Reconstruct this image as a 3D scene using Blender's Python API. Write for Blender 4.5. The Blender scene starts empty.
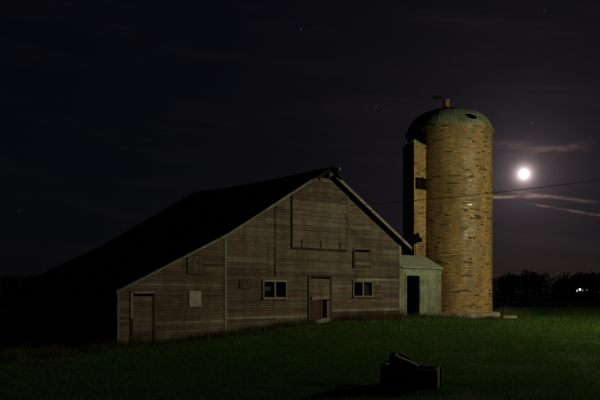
import bpy, bmesh, math, random
import numpy as np
from mathutils import Vector, Matrix

random.seed(11)
rng = np.random.default_rng(11)
S = bpy.context.scene
C = S.collection
R = math.radians

# ------------------------------------------------------------------ camera
# level view camera with a rising front: focal length 740 px on a 600 px wide frame,
# horizon at row 293 of 400, eye 1.7 m above the grass
FPX, HZ, EYE = 740.0, 293.0, 1.7
cam = bpy.data.cameras.new('camera')
cam.sensor_width = 36.0
cam.lens = FPX / 600.0 * 36.0
cam.shift_y = (HZ - 200.0) / 600.0
cam.clip_start, cam.clip_end = 0.1, 9000.0
camo = bpy.data.objects.new('camera', cam)
C.objects.link(camo)
camo.location = (0, 0, EYE)
camo.rotation_euler = (R(90), 0, 0)
S.camera = camo
S.render.resolution_x, S.render.resolution_y = 1024, 683

def ray(px, py, D):
    """point at depth D metres (along +Y) in the direction of photo pixel px, py"""
    return Vector(((px - 300) / FPX * D, D, EYE + (HZ - py) / FPX * D))

# ------------------------------------------------------------------ night sky with the moon low in the right
MOON = Vector(((524 - 300) / FPX, 1.0, (HZ - 174) / FPX)).normalized()
MOON_EL = math.asin(MOON.z)
MOON_AZ = math.atan2(MOON.x, MOON.y)
W = bpy.data.worlds.new('World'); S.world = W; W.use_nodes = True
nt = W.node_tree; nt.nodes.clear()
def N(tree, typ, **kw):
    n = tree.nodes.new(typ)
    for k, v in kw.items():
        setattr(n, k, v)
    return n
def setin(n, **kw):
    for k, v in kw.items():
        n.inputs[k.replace('_', ' ')].default_value = v
    return n
class G:
    """tiny helper for scalar math in a node tree"""
    def __init__(s, t): s.t = t
    def m(s, op, a, b=None, c=None, clamp=False):
        n = s.t.nodes.new('ShaderNodeMath'); n.operation = op; n.use_clamp = clamp
        for i, v in enumerate((a, b, c)):
            if v is None: continue
            if isinstance(v, (int, float)): n.inputs[i].default_value = v
            else: s.t.links.new(v, n.inputs[i])
        return n.outputs[0]
    def link(s, a, b): s.t.links.new(a, b)
    def smooth(s, x, lo, hi):
        n = s.t.nodes.new('ShaderNodeMapRange'); n.interpolation_type = 'SMOOTHSTEP'
        s.t.links.new(x, n.inputs[0])
        n.inputs[1].default_value = lo; n.inputs[2].default_value = hi
        return n.outputs[0]
g = G(nt)
tc = N(nt, 'ShaderNodeTexCoord')
sep = N(nt, 'ShaderNodeSeparateXYZ'); g.link(tc.outputs['Generated'], sep.inputs[0])
dot = N(nt, 'ShaderNodeVectorMath', operation='DOT_PRODUCT'); g.link(tc.outputs['Generated'], dot.inputs[0])
dot.inputs[1].default_value = MOON
ang = g.m('MULTIPLY', g.m('ARCCOSINE', g.m('MINIMUM', dot.outputs['Value'], 1.0)), 180 / math.pi)   # degrees from the moon
def expo(k, a): return g.m('MULTIPLY', g.m('EXPONENT', g.m('MULTIPLY', ang, -1.0 / k)), a)
# air glow round the moon: steep core, wide skirt
core = g.m('ADD', expo(0.25, 4.0), expo(1.3, 0.14))
skirt = g.m('ADD', expo(3.8, 0.020), expo(13.0, 0.0068))
# cirrus: azimuth / elevation in degrees
az = g.m('MULTIPLY', g.m('ARCTAN2', sep.outputs[0], sep.outputs[1]), 180 / math.pi)
el = g.m('MULTIPLY', g.m('ARCSINE', sep.outputs[2]), 180 / math.pi)
cv = N(nt, 'ShaderNodeCombineXYZ')
g.link(g.m('MULTIPLY', az, 0.075), cv.inputs[0])
g.link(g.m('ADD', g.m('MULTIPLY', el, 0.55), g.m('MULTIPLY', az, 0.06)), cv.inputs[1])
nz = setin(N(nt, 'ShaderNodeTexNoise'), Scale=1.0, Detail=4.0, Roughness=0.55, Distortion=0.3)
g.link(cv.outputs[0], nz.inputs['Vector'])
cir = g.smooth(nz.outputs['Fac'], 0.46, 0.78)
cv2 = N(nt, 'ShaderNodeCombineXYZ')
g.link(g.m('MULTIPLY', az, 0.7), cv2.inputs[0]); g.link(g.m('MULTIPLY', el, 3.0), cv2.inputs[1])
nz2 = setin(N(nt, 'ShaderNodeTexNoise'), Scale=1.0, Detail=3.0, Roughness=0.5)
g.link(cv2.outputs[0], nz2.inputs['Vector'])
wob = g.m('MULTIPLY', g.m('SUBTRACT', nz2.outputs['Fac'], 0.5), 0.16)
# two old vapour trails under the moon
def trail(a0, e0, slope, bend, sig, lo, hi, fade, amp):
    line = g.m('SUBTRACT', e0, g.m('MULTIPLY', g.m('SUBTRACT', az, a0), slope))
    line = g.m('SUBTRACT', line, g.m('MULTIPLY', g.m('MAXIMUM', g.m('SUBTRACT', az, bend), 0.0), 0.15))
    d = g.m('DIVIDE', g.m('SUBTRACT', g.m('ADD', el, wob), line), sig)
    prof = g.m('EXPONENT', g.m('MULTIPLY', g.m('MULTIPLY', d, d), -1.0))
    env = g.m('MULTIPLY', g.smooth(az, lo - 1.2, lo + .6), g.m('SUBTRACT', 1.0, g.smooth(az, hi, hi + fade)))
    tex = g.m('ADD', 0.12, g.m('MULTIPLY', g.smooth(nz2.outputs['Fac'], .3, .72), 1.3))
    return g.m('MULTIPLY', g.m('MULTIPLY', prof, env), g.m('MULTIPLY', tex, amp))
def azel(px, py):
    v = Vector(((px - 300) / FPX, 1, (HZ - py) / FPX)).normalized()
    return math.degrees(math.atan2(v.x, v.y)), math.degrees(math.asin(v.z))
a1, e1 = azel(500, 197); a2, e2 = azel(532, 204)
tr = g.m('ADD', g.m('ADD', g.m('ADD', trail(a1, e1, 0.03, 90, 0.105, a1 - 3.0, azel(528, 0)[0], 2.2, 0.15), trail(a1 + 2.0, e1 + .17, 0.17, 90, 0.11, a1 + 1.2, azel(545, 0)[0], 5.0, 0.075)), g.m('ADD', trail(*azel(520, 146), 0.10, 90, 0.26, azel(500, 0)[0], azel(548, 0)[0], 4.0, 0.028), trail(*azel(530, 153), -0.10, 90, 0.20, azel(515, 0)[0], azel(560, 0)[0], 3.0, 0.022))),
         trail(a2, e2, 0.21, 60, 0.085, a2 + .3, azel(575, 0)[0], 5.0, 0.06))
def emis(val, col):
    b = N(nt, 'ShaderNodeBackground'); b.inputs[0].default_value = (*col, 1); g.link(val, b.inputs[1]); return b.outputs[0]
def addsh(a, b):
    n = N(nt, 'ShaderNodeAddShader'); g.link(a, n.inputs[0]); g.link(b, n.inputs[1]); return n.outputs[0]
sky = N(nt, 'ShaderNodeTexSky'); sky.sky_type = 'NISHITA'; sky.sun_disc = False
sky.sun_elevation = MOON_EL; sky.sun_rotation = MOON_AZ; sky.altitude = 300
sky.air_density, sky.dust_density, sky.ozone_density = 1.0, 0.6, 1.0
bg = N(nt, 'ShaderNodeBackground'); g.link(sky.outputs[0], bg.inputs[0]); bg.inputs[1].default_value = 0.00016
up = g.smooth(el, -1.0, 0.6)
nav = N(nt, 'ShaderNodeBackground'); nav.inputs[0].default_value = (0.42, 0.50, 1.0, 1); nav.inputs[1].default_value = 0.0030
sh = addsh(addsh(bg.outputs[0], nav.outputs[0]), emis(core, (1.0, 0.77, 0.80)))
sh = addsh(sh, emis(g.m('MULTIPLY', skirt, up), (0.92, 0.72, 1.0)))
sh = addsh(sh, emis(g.m('MULTIPLY', g.m('MULTIPLY', cir, up), g.m('ADD', skirt, 0.002)), (0.55, 0.36, 0.38)))
sh = addsh(sh, emis(tr, (1.35, 0.70, 0.52)))
wo = N(nt, 'ShaderNodeOutputWorld'); g.link(sh, wo.inputs[0])

# moonlight, from behind the silo
sl = bpy.data.lights.new('moonlight', 'SUN'); sl.energy = 0.012; sl.angle = R(0.6); sl.color = (1.0, 0.9, 0.8)
slo = bpy.data.objects.new('moonlight', sl); C.objects.link(slo)
slo.rotation_euler = (-MOON).to_track_quat('-Z', 'Y').to_euler()
slo.location = (0, 0, 60)

S.view_settings.view_transform = 'Standard'; S.view_settings.look = 'None'
S.view_settings.exposure = 0.0; S.view_settings.gamma = 1.0
S.view_settings.use_curve_mapping = False
LAMP_WATT = 7600.0
LAMP_COL = (1.0, 0.93, 0.58)
LAMP_POS = Vector((21.6, 28.6, 8.0))

# ------------------------------------------------------------------ helpers
def tag(o, label=None, cat=None, group=None, kind=None):
    if label: o['label'] = label
    if cat: o['category'] = cat
    if group: o['group'] = group
    if kind: o['kind'] = kind
    return o
def empty(name, loc, rz=0.0):
    o = bpy.data.objects.new(name, None); C.objects.link(o)
    o.location = loc; o.rotation_euler = (0, 0, rz); o.empty_display_size = .3
    return o
def mesh_obj(name, verts, faces, mat, parent=None, smooth=False):
    me = bpy.data.meshes.new(name); me.from_pydata([tuple(v) for v in verts], [], faces); me.update()
    if mat: me.materials.append(mat)
    if smooth:
        for p in me.polygons: p.use_smooth = True
    o = bpy.data.objects.new(name, me); C.objects.link(o)
    if parent: o.parent = parent
    return o
class MB:
    def __init__(s): s.v = []; s.f = []
    def add(s, verts, faces):
        b = len(s.v); s.v += [tuple(v) for v in verts]; s.f += [tuple(i + b for i in f) for f in faces]; return s
    def hexa(s, p):   # 8 points: bottom 4 ccw, top 4 ccw
        return s.add(p, [(3, 2, 1, 0), (4, 5, 6, 7), (0, 1, 5, 4), (1, 2, 6, 5), (2, 3, 7, 6), (3, 0, 4, 7)])
    def box(s, x0, x1, y0, y1, z0, z1, M=None):
        p = [(x0, y0, z0), (x1, y0, z0), (x1, y1, z0), (x0, y1, z0), (x0, y0, z1), (x1, y0, z1), (x1, y1, z1), (x0, y1, z1)]
        if M is not None: p = [M @ Vector(q) for q in p]
        return s.hexa(p)
    def prism(s, poly, ext):     # planar polygon extruded by the vector ext
        n = len(poly); e = Vector(ext)
        a = [Vector(p) for p in poly]
        return s.add(a + [p + e for p in a], [tuple(range(n - 1, -1, -1)), tuple(range(n, 2 * n))] + [(i, (i + 1) % n, n + (i + 1) % n, n + i) for i in range(n)])
    def tube(s, pts, rad, seg=8, cap=True):
        pts = [Vector(p) for p in pts]; n = len(pts)
        rad = rad if isinstance(rad, (list, tuple)) else [rad] * n
        vs = []
        for i, p in enumerate(pts):
            t = (pts[min(i + 1, n - 1)] - pts[max(i - 1, 0)]).normalized()
            a = t.cross(Vector((0, 0, 1)))
            if a.length < 1e-3: a = t.cross(Vector((1, 0, 0)))
            a.normalize(); b = t.cross(a)
            for k in range(seg):
                q = 2 * math.pi * k / seg
                vs.append(p + (a * math.cos(q) + b * math.sin(q)) * rad[i])
        fs = [(i * seg + k, i * seg + (k + 1) % seg, (i + 1) * seg + (k + 1) % seg, (i + 1) * seg + k) for i in range(n - 1) for k in range(seg)]
        if cap: fs += [tuple(range(seg - 1, -1, -1)), tuple(range((n - 1) * seg, n * seg))]
        return s.add(vs, fs)
    def lathe(s, prof, seg=48, c=(0, 0)):
        vs = []; n = len(prof)
        for r, z in prof:
            for k in range(seg):
                q = 2 * math.pi * k / seg
                vs.append((c[0] + r * math.cos(q), c[1] + r * math.sin(q), z))
        fs = [(i * seg + k, i * seg + (k + 1) % seg, (i + 1) * seg + (k + 1) % seg, (i + 1) * seg + k) for i in range(n - 1) for k in range(seg)]
        return s.add(vs, fs)
    def build(s, name, mat, parent=None, smooth=False):
        return mesh_obj(name, s.v, s.f, mat, parent, smooth)
def fast_mesh(name, V, F, mat, parent=None, cols=None):
    """V (n,3) float, F (m,k) int with k 3 or 4"""
    k = F.shape[1]; me = bpy.data.meshes.new(name)
    me.vertices.add(len(V)); me.vertices.foreach_set('co', np.ascontiguousarray(V, dtype=np.float32).ravel())
    me.loops.add(F.size); me.loops.foreach_set('vertex_index', np.ascontiguousarray(F, dtype=np.int32).ravel())
    me.polygons.add(len(F)); me.polygons.foreach_set('loop_start', np.arange(0, F.size, k, dtype=np.int32))
    if cols is not None:
        a = me.color_attributes.new('tint', 'FLOAT_COLOR', 'POINT')
        a.data.foreach_set('color', np.ascontiguousarray(cols, dtype=np.float32).ravel())
    me.update(calc_edges=True); me.materials.append(mat); me.polygons.foreach_set('use_smooth', np.zeros(len(F), dtype=bool))
    o = bpy.data.objects.new(name, me); C.objects.link(o)
    if parent: o.parent = parent
    return o

# ------------------------------------------------------------------ materials
def newmat(name, rough=0.85, spec=0.3):
    m = bpy.data.materials.new(name); m.use_nodes = True
    t = m.node_tree; b = t.nodes['Principled BSDF']
    b.inputs['Roughness'].default_value = rough; b.inputs['Specular IOR Level'].default_value = spec
    return m, t, b
def ramp(t, src, stops):
    n = t.nodes.new('ShaderNodeValToRGB'); r = n.color_ramp
    while len(r.elements) < len(stops): r.elements.new(0.5)
    for e, (p, c) in zip(r.elements, stops): e.position = p; e.color = (*c, 1)
    t.links.new(src, n.inputs[0]); return n.outputs[0]
def noise(t, vec, scale, detail=4, rough=0.55, sc=(1, 1, 1), off=None):
    mp = t.nodes.new('ShaderNodeMapping'); mp.inputs['Scale'].default_value = sc
    t.links.new(vec, mp.inputs['Vector'])
    if off is not None: t.links.new(off, mp.inputs['Location'])
    n = t.nodes.new('ShaderNodeTexNoise'); setin(n, Scale=scale, Detail=detail, Roughness=rough)
    t.links.new(mp.outputs[0], n.inputs['Vector']); return n.outputs['Fac']
def mix(t, fac, a, b, mode='MIX'):
    n = t.nodes.new('ShaderNodeMix'); n.data_type = 'RGBA'; n.blend_type = mode
    for i, v in ((0, fac), (6, a), (7, b)):
        if isinstance(v, (int, float)): n.inputs[i].default_value = v
        elif isinstance(v, tuple): n.inputs[i].default_value = (*v, 1)
        else: t.links.new(v, n.inputs[i])
    return n.outputs[2]
def bump(t, b, h, strength=.4, dist=.02):
    n = t.nodes.new('ShaderNodeBump'); setin(n, Strength=strength, Distance=dist)
    t.links.new(h, n.inputs['Height']); t.links.new(n.outputs[0], b.inputs['Normal'])
def coords(t): return t.nodes.new('ShaderNodeTexCoord').outputs['Object']
def simple(name, col, rough=.85, var=.35, scale=6, spec=.3, sc=(1, 1, 1)):
    m, t, b = newmat(name, rough, spec); o = coords(t)
    f = noise(t, o, scale, 5, .6, sc)
    dark = tuple(c * (1 - var) for c in col); lite = tuple(min(1, c * (1 + var)) for c in col)
    t.links.new(ramp(t, f, [(.3, dark), (.7, lite)]), b.inputs['Base Color'])
    bump(t, b, f, .3, .01); return m
def wood(name, stops, red=None, grain=(1.2, 30, 30), rough=.9):
    """weathered boards: one tone per board (random), grain along local x, flakes of old paint"""
    m, t, b = newmat(name, rough, .2); o = coords(t)
    inf = t.nodes.new('ShaderNodeObjectInfo')
    off = t.nodes.new('ShaderNodeCombineXYZ')
    gm = G(t); t.links.new(gm.m('MULTIPLY', inf.outputs['Random'], 37.0), off.inputs[0])
    base = ramp(t, inf.outputs['Random'], stops)
    gr = noise(t, o, 1.0, 6, .65, grain, off.outputs[0])
    gcol = ramp(t, gr, [(.30, (.5, .48, .46)), (.5, (1, 1, 1)), (.75, (1.25, 1.22, 1.18))])
    c = mix(t, 1.0, base, gcol, 'MULTIPLY')
    st = noise(t, o, 1.0, 4, .6, (.4, .4, .6))
    c = mix(t, 1.0, c, ramp(t, st, [(.3, (.6, .6, .6)), (.62, (1.1, 1.1, 1.1))]), 'MULTIPLY')
    vs_ = noise(t, o, 1.0, 5, .65, (2.6, 2.6, .35)); c = mix(t, 1.0, c, ramp(t, vs_, [(.32, (.66, .64, .61)), (.52, (1, 1, 1)), (.72, (1.18, 1.16, 1.12))]), 'MULTIPLY')
    if red:
        pn = noise(t, o, 1.0, 5, .6, (.55, 1, 2.6), off.outputs[0])
        big = noise(t, o, 1.0, 2, .5, (.23, .2, .33))
        msk = gm.m('MULTIPLY', gm.smooth(pn, .49, .64), gm.smooth(big, .40, .66))
        c = mix(t, msk, c, red)
        fl = noise(t, o, 1.0, 6, .7, (2.2, 3, 9), off.outputs[0]); c = mix(t, gm.m('MULTIPLY', gm.smooth(fl, .55, .68), .75), c, (.235, .215, .165))
        dk = noise(t, o, 1.0, 5, .7, (1.7, 3, 7)); c = mix(t, gm.m('MULTIPLY', gm.smooth(dk, .58, .70), .7), c, (.035, .029, .022))
    t.links.new(c, b.inputs['Base Color']); bump(t, b, gr, .5, .012); return m

M = {}
GREY = [(0, (.075, .061, .045)), (.3, (.125, .103, .076)), (.6, (.152, .127, .094)), (.85, (.115, .085, .062)), (1, (.195, .170, .128))]
M['siding'] = wood('weathered_siding', GREY, red=(.122, .063, .045))
M['pale_wood'] = wood('bare_pale_wood', [(0, (.165, .148, .112)), (1, (.235, .212, .16))])
M['trim'] = wood('faded_white_trim', [(0, (.17, .165, .128)), (1, (.25, .24, .19))], grain=(2, 14, 14))
M['dark_wood'] = wood('dark_rotten_wood', [(0, (.028, .022, .016)), (1, (.055, .043, .032))])
M['door_wood'] = wood('barn_door_wood', [(0, (.075, .066, .05)), (1, (.15, .132, .10))])
M['red_wood'] = wood('faded_red_wood', [(0, (.072, .030, .024)), (1, (.09, .040, .031))])
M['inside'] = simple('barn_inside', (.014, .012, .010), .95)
M['shingle'] = simple('asphalt_shingles', (.022, .021, .02), .95, .5, 9, .1, (1, 1, 3))
M['metal_dark'] = simple('rusty_dark_iron', (.03, .022, .017), .7, .4, 12)
M['cloth'] = simple('grey_curtain', (.24, .23, .21), .95, .3, 8, .1, (6, 1, 1))
M['soil'] = simple('damp_soil', (.03, .024, .017), .95)
M['rock'] = simple('pale_stone', (.26, .245, .19), .9, .3, 7)
M['pole'] = wood('utility_pole_wood', [(0, (.07, .052, .036)), (1, (.09, .07, .05))], grain=(22, 22, 1))
M['galv'] = simple('galvanised_steel', (.35, .36, .36), .45, .2, 8, .5)
# concrete: green-grey with dark streaks and stains
def concrete(name, a, b_, streak=True):
    m, t, b = newmat(name, .92, .25); o = coords(t)
    f = noise(t, o, 2.2, 6, .65); c = ramp(t, f, [(.3, a), (.68, b_)])
    f2 = noise(t, o, 1.0, 5, .6, (1.7, 1.7, 1.1)); c = mix(t, 1.0, c, ramp(t, f2, [(.34, (.45, .48, .38)), (.56, (1, 1, 1))]), 'MULTIPLY')
    f3 = noise(t, o, 26, 3, .6); c = mix(t, .6, c, ramp(t, f3, [(.3, (.55, .55, .5)), (.6, (1.1, 1.1, 1.1))]), 'MULTIPLY')
    t.links.new(c, b.inputs['Base Color']); bump(t, b, f3, .4, .01); return m
M['concrete'] = concrete('stained_concrete', (.16, .18, .12), (.31, .33, .24))
M['roof_metal'] = simple('dull_sheet_metal', (.25, .275, .185), .85, .16, 1.6)
M['dome'] = concrete('weathered_dome_metal', (.12, .145, .10), (.23, .255, .175))
M['plinth'] = concrete('plinth_concrete', (.22, .21, .155), (.36, .34, .26))
# brick: colour comes per brick, plus fine mottling
def brickmat(name, rough):
    m, t, b = newmat(name, rough, .5); o = coords(t)
    a = t.nodes.new('ShaderNodeAttribute'); a.attribute_name = 'tint'
    f = noise(t, o, 24, 5, .6); c = mix(t, 1.0, a.outputs['Color'], ramp(t, f, [(.25, (.6, .58, .55)), (.7, (1.18, 1.15, 1.1))]), 'MULTIPLY')
    f2 = noise(t, o, 1.0, 4, .6, (1.4, 1.4, .35)); c = mix(t, 1.0, c, ramp(t, f2, [(.3, (.5, .5, .5)), (.6, (1.08, 1.08, 1.08))]), 'MULTIPLY')
    t.links.new(c, b.inputs['Base Color']); g2 = G(t)
    t.links.new(g2.m('MULTIPLY', a.outputs['Alpha'], 1.0), b.inputs['Roughness']); bump(t, b, f, .35, .006); return m
M['brick'] = brickmat('silo_tile_brick', .5)
M['mortar'] = simple('brick_mortar', (.17, .125, .06), .95, .3, 10)
# glass
m, t, b = newmat('old_window_glass', .08, .5); b.inputs['Base Color'].default_value = (.002, .002, .002, 1); b.inputs['Alpha'].default_value = .3; M['glass'] = m
def emit(name, col, st):
    m = bpy.data.materials.new(name); m.use_nodes = True; t = m.node_tree; t.nodes.clear()
    e = t.nodes.new('ShaderNodeEmission'); e.inputs[0].default_value = (*col, 1); e.inputs[1].default_value = st
    o = t.nodes.new('ShaderNodeOutputMaterial'); t.links.new(e.outputs[0], o.inputs[0]); return m
def foliage(name, a, b_, rough=.8, trans=.25):
    m, t, b = newmat(name, rough, .0)
    at = t.nodes.new('ShaderNodeAttribute'); at.attribute_name = 'tint'
    c = ramp(t, at.outputs['Fac'], [(0, a), (.95, b_), (1, (.11, .12, .04) if name == 'lawn_blades' else b_)])
    t.links.new(c, b.inputs['Base Color'])
    tr = t.nodes.new('ShaderNodeBsdfTranslucent'); t.links.new(c, tr.inputs[0])
    mx = t.nodes.new('ShaderNodeMixShader'); mx.inputs[0].default_value = trans
    t.links.new(b.outputs[0], mx.inputs[1]); t.links.new(tr.outputs[0], mx.inputs[2])
    t.links.new(mx.outputs[0], t.nodes['Material Output'].inputs[0]); return m
M['lawn'] = foliage('lawn_blades', (.034, .094, .013), (.086, .172, .032))
M['dry'] = foliage('dry_weeds', (.035, .040, .016), (.155, .135, .065))
M['leaf'] = foliage('night_leaves', (.012, .016, .008), (.04, .045, .02))
M['vine'] = foliage('dark_vine_leaves', (.006, .007, .004), (.014, .015, .008))
# ground
m, t, b = newmat('lawn_soil', .95, .1); o = coords(t)
f1 = noise(t, o, .22, 4, .6); f2 = noise(t, o, 7, 5, .7)
c = ramp(t, f2, [(.3, (.018, .036, .008)), (.7, (.052, .090, .020))])
c = mix(t, 1.0, c, ramp(t, f1, [(.3, (.7, .75, .6)), (.65, (1.15, 1.05, 1.0))]), 'MULTIPLY')
t.links.new(c, b.inputs['Base Color']); bump(t, b, f2, .8, .05); M['ground'] = m

# ------------------------------------------------------------------ ground, one sheet out past the wood
def ground_z(x, y):
    return (.32 * np.exp(-((x - 5) ** 2 + (y - 41) ** 2) / 110.0) - .56 * np.exp(-((x + 12) ** 2 + (y - 26) ** 2) / 110.0)
            + .13 * np.exp(-((x - 2) ** 2 + (y - 34) ** 2) / 20.0)
            + .03 * np.sin(x * .55 + 1) * np.sin(y * .47) * np.exp(-(x * x + (y - 25) ** 2) / 2500.0))
def gz(x, y): return float(ground_z(np.float64(x), np.float64(y)))
tt = np.linspace(-1, 1, 181)
ax = np.sinh(tt * 6.2) / math.sinh(6.2) * 4000
GX, GY = np.meshgrid(ax, ax + 25.0, indexing='ij')
GZ = ground_z(GX, GY)
V = np.stack([GX, GY, GZ], -1).reshape(-1, 3)
i = np.arange(180)[:, None] * 181 + np.arange(180)[None, :]
F = np.stack([i, i + 181, i + 182, i + 1], -1).reshape(-1, 4)
go = fast_mesh('ground', V, F, M['ground']); tag(go, 'lawn and fields running to the dark horizon', kind='structure')
for p in go.data.polygons: p.use_smooth = True

# ------------------------------------------------------------------ moon and stars
def sphere(name, mat, c, r, seg=24):
    mb = MB(); mb.lathe([(max(1e-4, r * math.sin(math.pi * k / 12)), -r * math.cos(math.pi * k / 12)) for k in range(13)], seg)
    o = mb.build(name, mat, None, True); o.location = c; return o
moon = sphere('moon', emit('moon_disc', (1.0, .97, .93), 6.0), Vector((0, 0, EYE)) + MOON * 4000, 4000 * math.tan(R(.33)), 32)
tag(moon, 'bright full moon glowing low in the sky right of the silo', 'moon')
stars = [(301, 29, (.16, .2, 1), .55, 'bluish star high above the barn roof, brightest in the sky', 1.0),
         (532, 123, (.55, .55, 1), .42, 'faint blue star just above the moon', .8), (376, 107, (.5, .5, .9), .30, 'faint star left of the silo dome, above the barn gable', .75),
         (544, 11, (.55, .5, .6), .22, 'faint star at the top right of the sky', .7), (19, 211, (.7, .4, .45), .24, 'faint reddish star low at far left above the wood', .7)]
for k, (px, py, col, st, lab, rs) in enumerate(stars):
    v = Vector(((px - 300) / FPX, 1, (HZ - py) / FPX)).normalized()
    s_ = sphere('star', emit('starlight', col, st), Vector((0, 0, EYE)) + v * 4500, 3.0 * rs, 10); tag(s_, lab, 'star', 'stars in the night sky')

# ------------------------------------------------------------------ the barn
TH = math.atan2(740, 850); DX, DY = math.cos(TH), math.sin(TH)      # direction of the gable wall
VX = 1150.0                                                          # its vanishing point
def wall_D(px): return 39.0 * 750.0 / (VX - px)
O0 = ray(117, HZ, wall_D(117)); BASE = -.50
def wu(px):
    p = ray(px, HZ, wall_D(px)); return (p.x - O0.x) * DX + (p.y - O0.y) * DY
def wz(px, py): return EYE + (HZ - py) / FPX * wall_D(px) - BASE
barn = empty('barn', (O0.x, O0.y, BASE), TH)
tag(barn, 'weathered wooden gable barn with a lean-to and dark roof beside the brick silo', 'barn')
UL, UA, UR = wu(225), wu(324), wu(400)
ZE0, ZL, ZA, ZR = wz(117, 291), wz(225, 235.5), wz(324, 171), wz(400, 243)
LEN = 11.2
def roof_z(u):
    if u < UL: return ZE0 + (ZL - ZE0) * u / UL
    if u < UA: return ZL + (ZA - ZL) * (u - UL) / (UA - UL)
    return ZA + (ZR - ZA) * (u - UA) / (UR - UA)
def u_range(z):          # wall extent at height z (z above BASE)
    if z <= ZE0: lo = 0.0
    elif z <= ZL: lo = UL * (z - ZE0) / (ZL - ZE0)
    else: lo = UL + (UA - UL) * (z - ZL) / (ZA - ZL)
    hi = UR if z <= ZR else UR - (UR - UA) * (z - ZR) / (ZA - ZR)
    return lo, hi
def rect(x0, x1, y0, y1):          # photo rectangle on the gable wall -> u0,u1,z0,z1
    xm = (x0 + x1) / 2; return [wu(x0), wu(x1), wz(xm, y1), wz(xm, y0)]
DOOR = rect(309, 330, 277, 319); WINL = rect(262.5, 285.5, 281, 298); WINR = rect(352.5, 371.5, 281.5, 296)
LDOOR = rect(131.5, 153.5, 292.5, 342); HAY = rect(291, 347, 190, 248.5)
SLOT = rect(354.5, 369.5, 249.2, 252.4)
OPEN = [DOOR, WINL, WINR, LDOOR, SLOT]
BH = .118
def cuts(u0, u1, zm, opens):
    segs = [(u0, u1)]
    for a, b_, z0, z1 in opens:
        if z0 < zm < z1:
            out = []
            for s0, s1 in segs:
                if b_ <= s0 or a >= s1: out.append((s0, s1)); continue
                if a > s0: out.append((s0, a))
                if b_ < s1: out.append((b_, s1))
            segs = out
    return segs
board_cache = []
def siding(rows, rangef, opens, breaks, place, mat, parent, ztop, inner):
    """lapped boards, one object each; inner = MB receiving the wall behind them"""
    z = 0.0
    for k in range(rows):
        z0, z1 = z, min(z + BH, ztop - .02); z += BH
        if z1 - z0 < .03: break
        zm = (z0 + z1) / 2
        lo0, hi0 = rangef(z0); lo1, hi1 = rangef(z1 + .012)
        if hi1 - lo1 < .15: break
        for s0, s1 in cuts(min(lo0, lo1), max(hi0, hi1), zm, opens):
            a0, a1 = (s0 if s0 > lo0 + 1e-6 else lo0), (s0 if s0 > lo1 + 1e-6 else lo1)
            b0, b1 = (s1 if s1 < hi0 - 1e-6 else hi0), (s1 if s1 < hi1 - 1e-6 else hi1)
            inner.hexa([place(*p) for p in [(a0, .03, z0), (b0, .03, z0), (b0, .07, z0), (a0, .07, z0), (a1, .03, z1), (b1, .03, z1), (b1, .07, z1), (a1, .07, z1)]])
            # butt joints
            br = sorted(x for x in breaks(k) if max(a0, a1) + .4 < x < min(b0, b1) - .4)
            ed = [None] + br + [None]
            for j in range(len(ed) - 1):
                p0, p1 = (a0, a1) if ed[j] is None else (ed[j] + .004, ed[j] + .004)
                q0, q1 = (b0, b1) if ed[j + 1] is None else (ed[j + 1] - .004, ed[j + 1] - .004)
                w_ = .013 if random.random() < .10 else .004; t0, t1 = random.gauss(0, w_), random.gauss(0, w_)
                d = random.uniform(0, .006); mm = mat
                if callable(mat): mm = mat(.5 * (p0 + q0), zm)
                mb = MB(); y0, y1 = -.036 - d, -.006 - d
                mb.hexa([place(*p) for p in [(p0, y0, z0 + t0), (q0, y0, z0 + t1), (q0, y0 + .040, z0 + t1), (p0, y0 + .040, z0 + t0),
                                             (p1, y1, z1 + .012 + t0), (q1, y1, z1 + .012 + t1), (q1, y1 + .026, z1 + .012 + t1), (p1, y1 + .026, z1 + .012 + t0)]])
                mb.build('siding_board', mm, parent)
joints = [wu(x) for x in (187, 275, 307, 347, 372)]
def front_breaks(k):
    r = random.Random(k * 7 + 3); b_ = [UL]
    for x in joints:
        if r.random() < .38: b_.append(x + r.choice((-.6, 0, 0, .6)))
    return b_
PALE = [(wu(156), wu(224), wz(190, 322)), (wu(228), wu(306), wz(265, 317)), (wu(332), wu(399), wz(350, 309)), (wu(332), wu(350), wz(340, 285)),
        (wu(372), wu(399), wz(385, 279)), (wu(228), wu(306), wz(265, 262)), (wu(180), wu(224), wz(200, 285)), (wu(292), wu(346), wz(320, 224))]
def front_mat(u, z):
    for a, b_, zz in PALE:
        if a - .3 < u < b_ + .3 and abs(z - zz) < BH * .52: return M['pale_wood']
    return M['siding'] if random.random() > .05 else M['door_wood']
inner = MB()
siding(60, u_range, OPEN, front_breaks, lambda u, y, z: (u, y, z), front_mat, barn, ZA - .05, inner)
# long left side under the lean-to eave: same boards, seen edge-on and in the dark
siding(20, lambda z: (0.0, LEN), [], lambda k: [5.7 + (k % 3) * .8], lambda u, y, z: (y + .03, LEN - u, z), M['siding'], barn, ZE0, inner)
inner.box(UR - .06, UR, .08, LEN, 0, ZR - .03)
inner.prism([(0.1, LEN - .08, 0), (UR - .1, LEN - .08, 0), (UR - .1, LEN - .08, ZR - .08), (UA, LEN - .08, ZA - .06), (UL, LEN - .08, ZL - .08), (0.1, LEN - .08, ZE0 - .03)], (0, .07, 0))
inner.box(.1, UR - .1, .1, LEN - .1, .05, .30)
inner.build('inner_wall', M['inside'], barn)
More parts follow.
